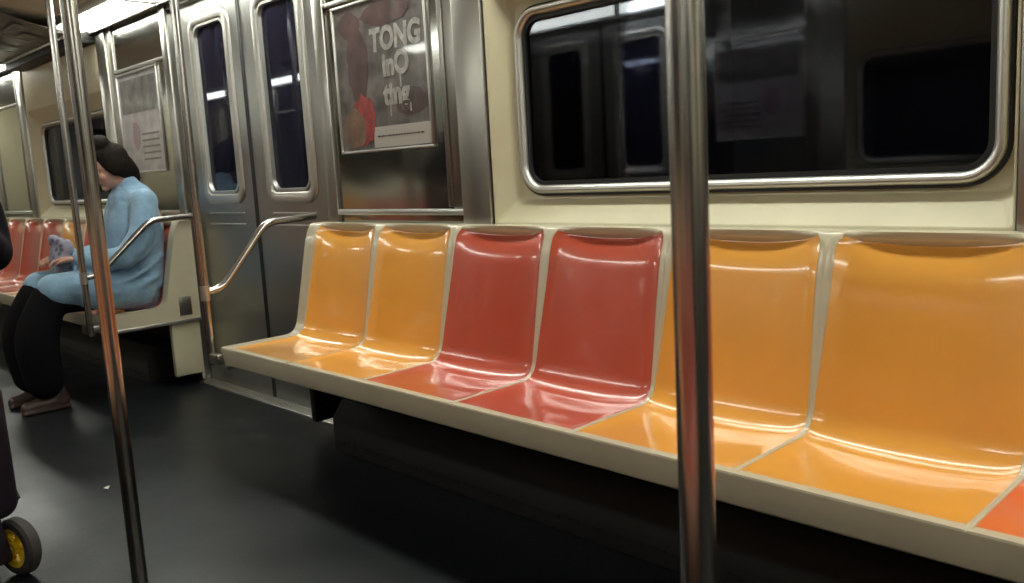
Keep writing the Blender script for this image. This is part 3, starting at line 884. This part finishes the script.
def standing_person(px, py, rz):
    root = thing('person', 'person in black cut off by the frame edge, elbow showing before the red seats', 'person', (px, py, 0))
    Rz = Matrix.Rotation(rz, 4, 'Z')
    def W(a, b, z): return Vector((px, py, 0)) + Rz @ Vector((a, b, z))     # a: to its left (+), b: forward
    fwd = Rz @ Vector((0, 1, 0)); lat = Rz @ Vector((1, 0, 0))
    bm = bmesh.new()
    P, R = head(bm, W(0, .03, 1.53), fwd + Vector((0, 0, -.1)), (0, 0, 1), 1)
    limb(bm, [W(0, -.01, 1.36), W(0, .01, 1.45)], [.058, .056])
    limb(bm, [W(0, 0, .90), W(0, 0, 1.10), W(0, 0, 1.30), W(0, -.01, 1.37)], [.13, .11, .13, .09])
    for q in (-1, 1):
        limb(bm, [W(q * .09, 0, .88), W(q * .10, .01, .47), W(q * .10, -.01, .09)], [.085, .058, .038])
        limb(bm, [W(q * .18, 0, 1.33), W(q * .27, -.05, .98), W(q * .20, .17, .93)], [.05, .042, .030])
        hand(bm, W(q * .20, .17, .93), fwd * 1 + lat * (-q * .15) + Vector((0, 0, -.1)), -q, .6)
    o = link('body', bm, M['skin'], root); remesh(o, .005, 2)
    for q in (-1, 1):
        bm = bmesh.new(); ell(bm, P(q * .031, .080, .004), (.0125, .008, .007), R, 12); e_ = link('eye', bm, M['paper'], root)
        bm = bmesh.new(); ell(bm, P(q * .031, .0855, .004), (.0055, .004, .0058), R, 10); link('iris', bm, M['black'], e_)
    bm = bmesh.new(); ell(bm, P(0, .089, -.056), (.019, .006, .005), R, 12); link('mouth', bm, P_red, root)
    bm = bmesh.new(); ell(bm, P(0, -.022, .040), (.085, .100, .094), R); ell(bm, P(0, -.05, -.03), (.078, .07, .09), R)
    o = link('hair', bm, M['hair'], root); remesh(o, .009, 3)
    bm = bmesh.new()
    limb(bm, [W(0, 0, .80), W(0, 0, 1.00), W(0, 0, 1.20), W(0, 0, 1.30)], [.15, .145, .155, .135], n=22, sx=1.3, sy=.92, u0=lat)
    ell(bm, W(0, 0, 1.325), (.17, .115, .075), Rz)
    limb(bm, [W(0, 0, 1.34), W(0, .005, 1.43)], [.105, .070])
    for q in (-1, 1):
        limb(bm, [W(q * .165, 0, 1.325), W(q * .22, -.02, 1.22), W(q * .285, -.06, 1.02), W(q * .29, -.05, .86)], [.070, .070, .072, .080])
        limb(bm, [W(q * .29, -.05, .86), W(q * .245, .09, .90), W(q * .205, .15, .925)], [.080, .062, .046])
    o = link('jacket', bm, M['jacket'], root); remesh(o, .012, 4)
    bm = bmesh.new()
    limb(bm, [W(0, 0, .86), W(0, 0, .92)], [.14, .14])
    for q in (-1, 1): limb(bm, [W(q * .09, 0, .86), W(q * .105, .01, .47), W(q * .105, -.01, .09)], [.105, .082, .066])
    o = link('trousers', bm, M['pants'], root); remesh(o, .012, 3)
    for q in (-1, 1):
        bm = bmesh.new()
        limb(bm, [W(q * .105, -.05, .045), W(q * .105, .05, .042), W(q * .11, .15, .032)], [.043, .042, .034])
        limb(bm, [W(q * .105, -.03, .05), W(q * .105, -.02, .11)], [.044, .044])
        o = link('shoe', bm, M['shoe'], root); remesh(o, .008, 3)
    return root

# wheeled cart with black bag at the left edge
def cart(cx, cy, rz):
    root = thing('shopping_cart', 'black wheeled cart with yellow-hubbed wheel, standing in front of the person in black', 'cart', (cx, cy, 0))
    Rz = Matrix.Rotation(rz, 4, 'Z')
    def W(a, b, z): return Vector((cx, cy, 0)) + Rz @ Vector((a, b, z))
    def bmrot(bm):
        bmesh.ops.transform(bm, matrix=Matrix.Translation((cx, cy, 0)) @ Rz, verts=bm.verts); return bm
    r, w = .083, .020
    for q in (-1, 1):
        xx = q * .17
        bm = bmesh.new()
        pts = []
        prof = [(r - .026, -w), (r - .008, -w * 1.0), (r, -w * .6), (r, w * .6), (r - .008, w), (r - .026, w)]
        n = 40
        rings = []
        for k in range(n):
            a = 2 * PI * k / n
            rings.append([bm.verts.new((xx + o_, math.cos(a) * rr, r + .001 + math.sin(a) * rr)) for rr, o_ in prof])
        for k in range(n):
            A, B = rings[k], rings[(k + 1) % n]
            for j in range(len(prof)): bm.faces.new((A[j], A[(j + 1) % len(prof)], B[(j + 1) % len(prof)], B[j]))
        wh = link('wheel', bmrot(bm), M['tyre'], root)
        bm = bmesh.new()
        rings = []
        prof = [(r - .040, -w * .7), (r - .0255, -w * .95), (r - .0255, w * .95), (r - .040, w * .7)]
        for k in range(n):
            a = 2 * PI * k / n
            rings.append([bm.verts.new((xx + o_, math.cos(a) * rr, r + .001 + math.sin(a) * rr)) for rr, o_ in prof])
        for k in range(n):
            A, B = rings[k], rings[(k + 1) % n]
            for j in range(len(prof)): bm.faces.new((A[j], A[(j + 1) % len(prof)], B[(j + 1) % len(prof)], B[j]))
        for k in range(5):
            a = 2 * PI * k / 5 + .3
            tube(bm, [(xx, math.cos(a) * .012, r + math.sin(a) * .012), (xx, math.cos(a + .25) * .032, r + math.sin(a + .25) * .032), (xx, math.cos(a + .3) * .05, r + math.sin(a + .3) * .05)], [.011, .009, .010], 8)
        tube(bm, [(xx - w * 1.1, 0, r), (xx + w * 1.1, 0, r)], .018, 18)
        link('wheel_hub', bmrot(bm), M['yellow'], wh)
    bm = bmesh.new(); tube(bm, [(-.19, 0, r), (.19, 0, r)], .006, 12); link('axle', bmrot(bm), M['alu'], root)
    bm = bmesh.new()
    box(bm, -.188, .188, -.03, .20, .178, .57, .035, 4)
    box(bm, -.14, .14, -.01, .19, .05, .19, .015, 2)
    tube(bm, [(-.10, .11, .55), (-.08, .11, .58), (.08, .11, .58), (.10, .11, .55)], .03, 10)
    for v in bm.verts:
        v.co.x += .008 * math.sin(v.co.z * 31 + v.co.y * 17); v.co.y += .008 * math.sin(v.co.z * 23 + v.co.x * 19)
    link('bag', bmrot(bm), M['cartbag'], root)
    bm = bmesh.new(); tube(bm, catmull([(.190, .17, .33), (.194, .12, .32), (.194, .05, .27), (.186, .0, .22)], 6), .008, 8)
    link('strap', bmrot(bm), M['tyre'], root)
    bm = bmesh.new()
    for q in (-1, 1):
        tube(bm, smooth_path([(q * .12, .0, .09), (q * .12, .235, .90), (0, .255, .935)], .05), .008, 10)
        tube(bm, [(q * .12, 0, .11), (q * .12, .20, .10), (q * .12, .22, .003)], .007, 10)
    tube(bm, [(-.12, .0, .09), (.12, .0, .09)], .007, 10); tube(bm, [(-.12, .18, .105), (.12, .18, .105)], .007, 10)
    link('cart_frame', bmrot(bm), M['alu'], root)
    return root

# paper scrap on the floor
bm = bmesh.new()
vs = [bm.verts.new(p) for p in ((-3.225, .985, .002), (-3.195, .970, .009), (-3.19, .985, .003), (-3.215, 1.0, .006))]
f = bm.faces.new(vs); r = bmesh.ops.extrude_face_region(bm, geom=[f])
bmesh.ops.translate(bm, vec=(0, 0, .0012), verts=[v for v in r['geom'] if isinstance(v, bmesh.types.BMVert)])
tag(link('paper_scrap', bm, M['paper'], loc=(-3.205, .985, 0)), 'tiny crumpled white paper scrap lying on the dark floor', 'litter')

standing_person(-3.72, .56, math.radians(-90))
cart(-2.63, .41, math.radians(108))

# ------------------------------------------------------------ world
w = bpy.data.worlds.new('tunnel_dark'); S.world = w; w.use_nodes = True
w.node_tree.nodes['Background'].inputs[0].default_value = (.01, .012, .02, 1)
w.node_tree.nodes['Background'].inputs[1].default_value = .3

# ------------------------------------------------------------ camera (fitted to the photograph)
f, yaw, pitch, roll, cz = 859.35, .8062, .1444, -.0555, 1.0761
cy, sy, cp, sp = math.cos(yaw), math.sin(yaw), math.cos(pitch), math.sin(pitch)
fwd = Vector((-sy * cp, cy * cp, -sp)); right = Vector((cy, sy, 0)); upv = right.cross(fwd)
rr = math.cos(roll) * right + math.sin(roll) * upv; uu = -math.sin(roll) * right + math.cos(roll) * upv
cd = bpy.data.cameras.new('camera'); co = bpy.data.objects.new('camera', cd); COL.objects.link(co)
Mx = Matrix((rr, uu, -fwd)).transposed().to_4x4(); Mx.translation = (0, 0, cz); co.matrix_world = Mx
cd.sensor_width = 36; cd.lens = f * 36 / 1024; cd.clip_start = .02
cd.dof.use_dof = True; cd.dof.focus_distance = 2.3; cd.dof.aperture_fstop = 7
S.camera = co
S.view_settings.view_transform = 'Standard'; S.view_settings.look = 'None'
S.view_settings.gamma = 1; S.view_settings.use_curve_mapping = False
S.view_settings.exposure = 0.30
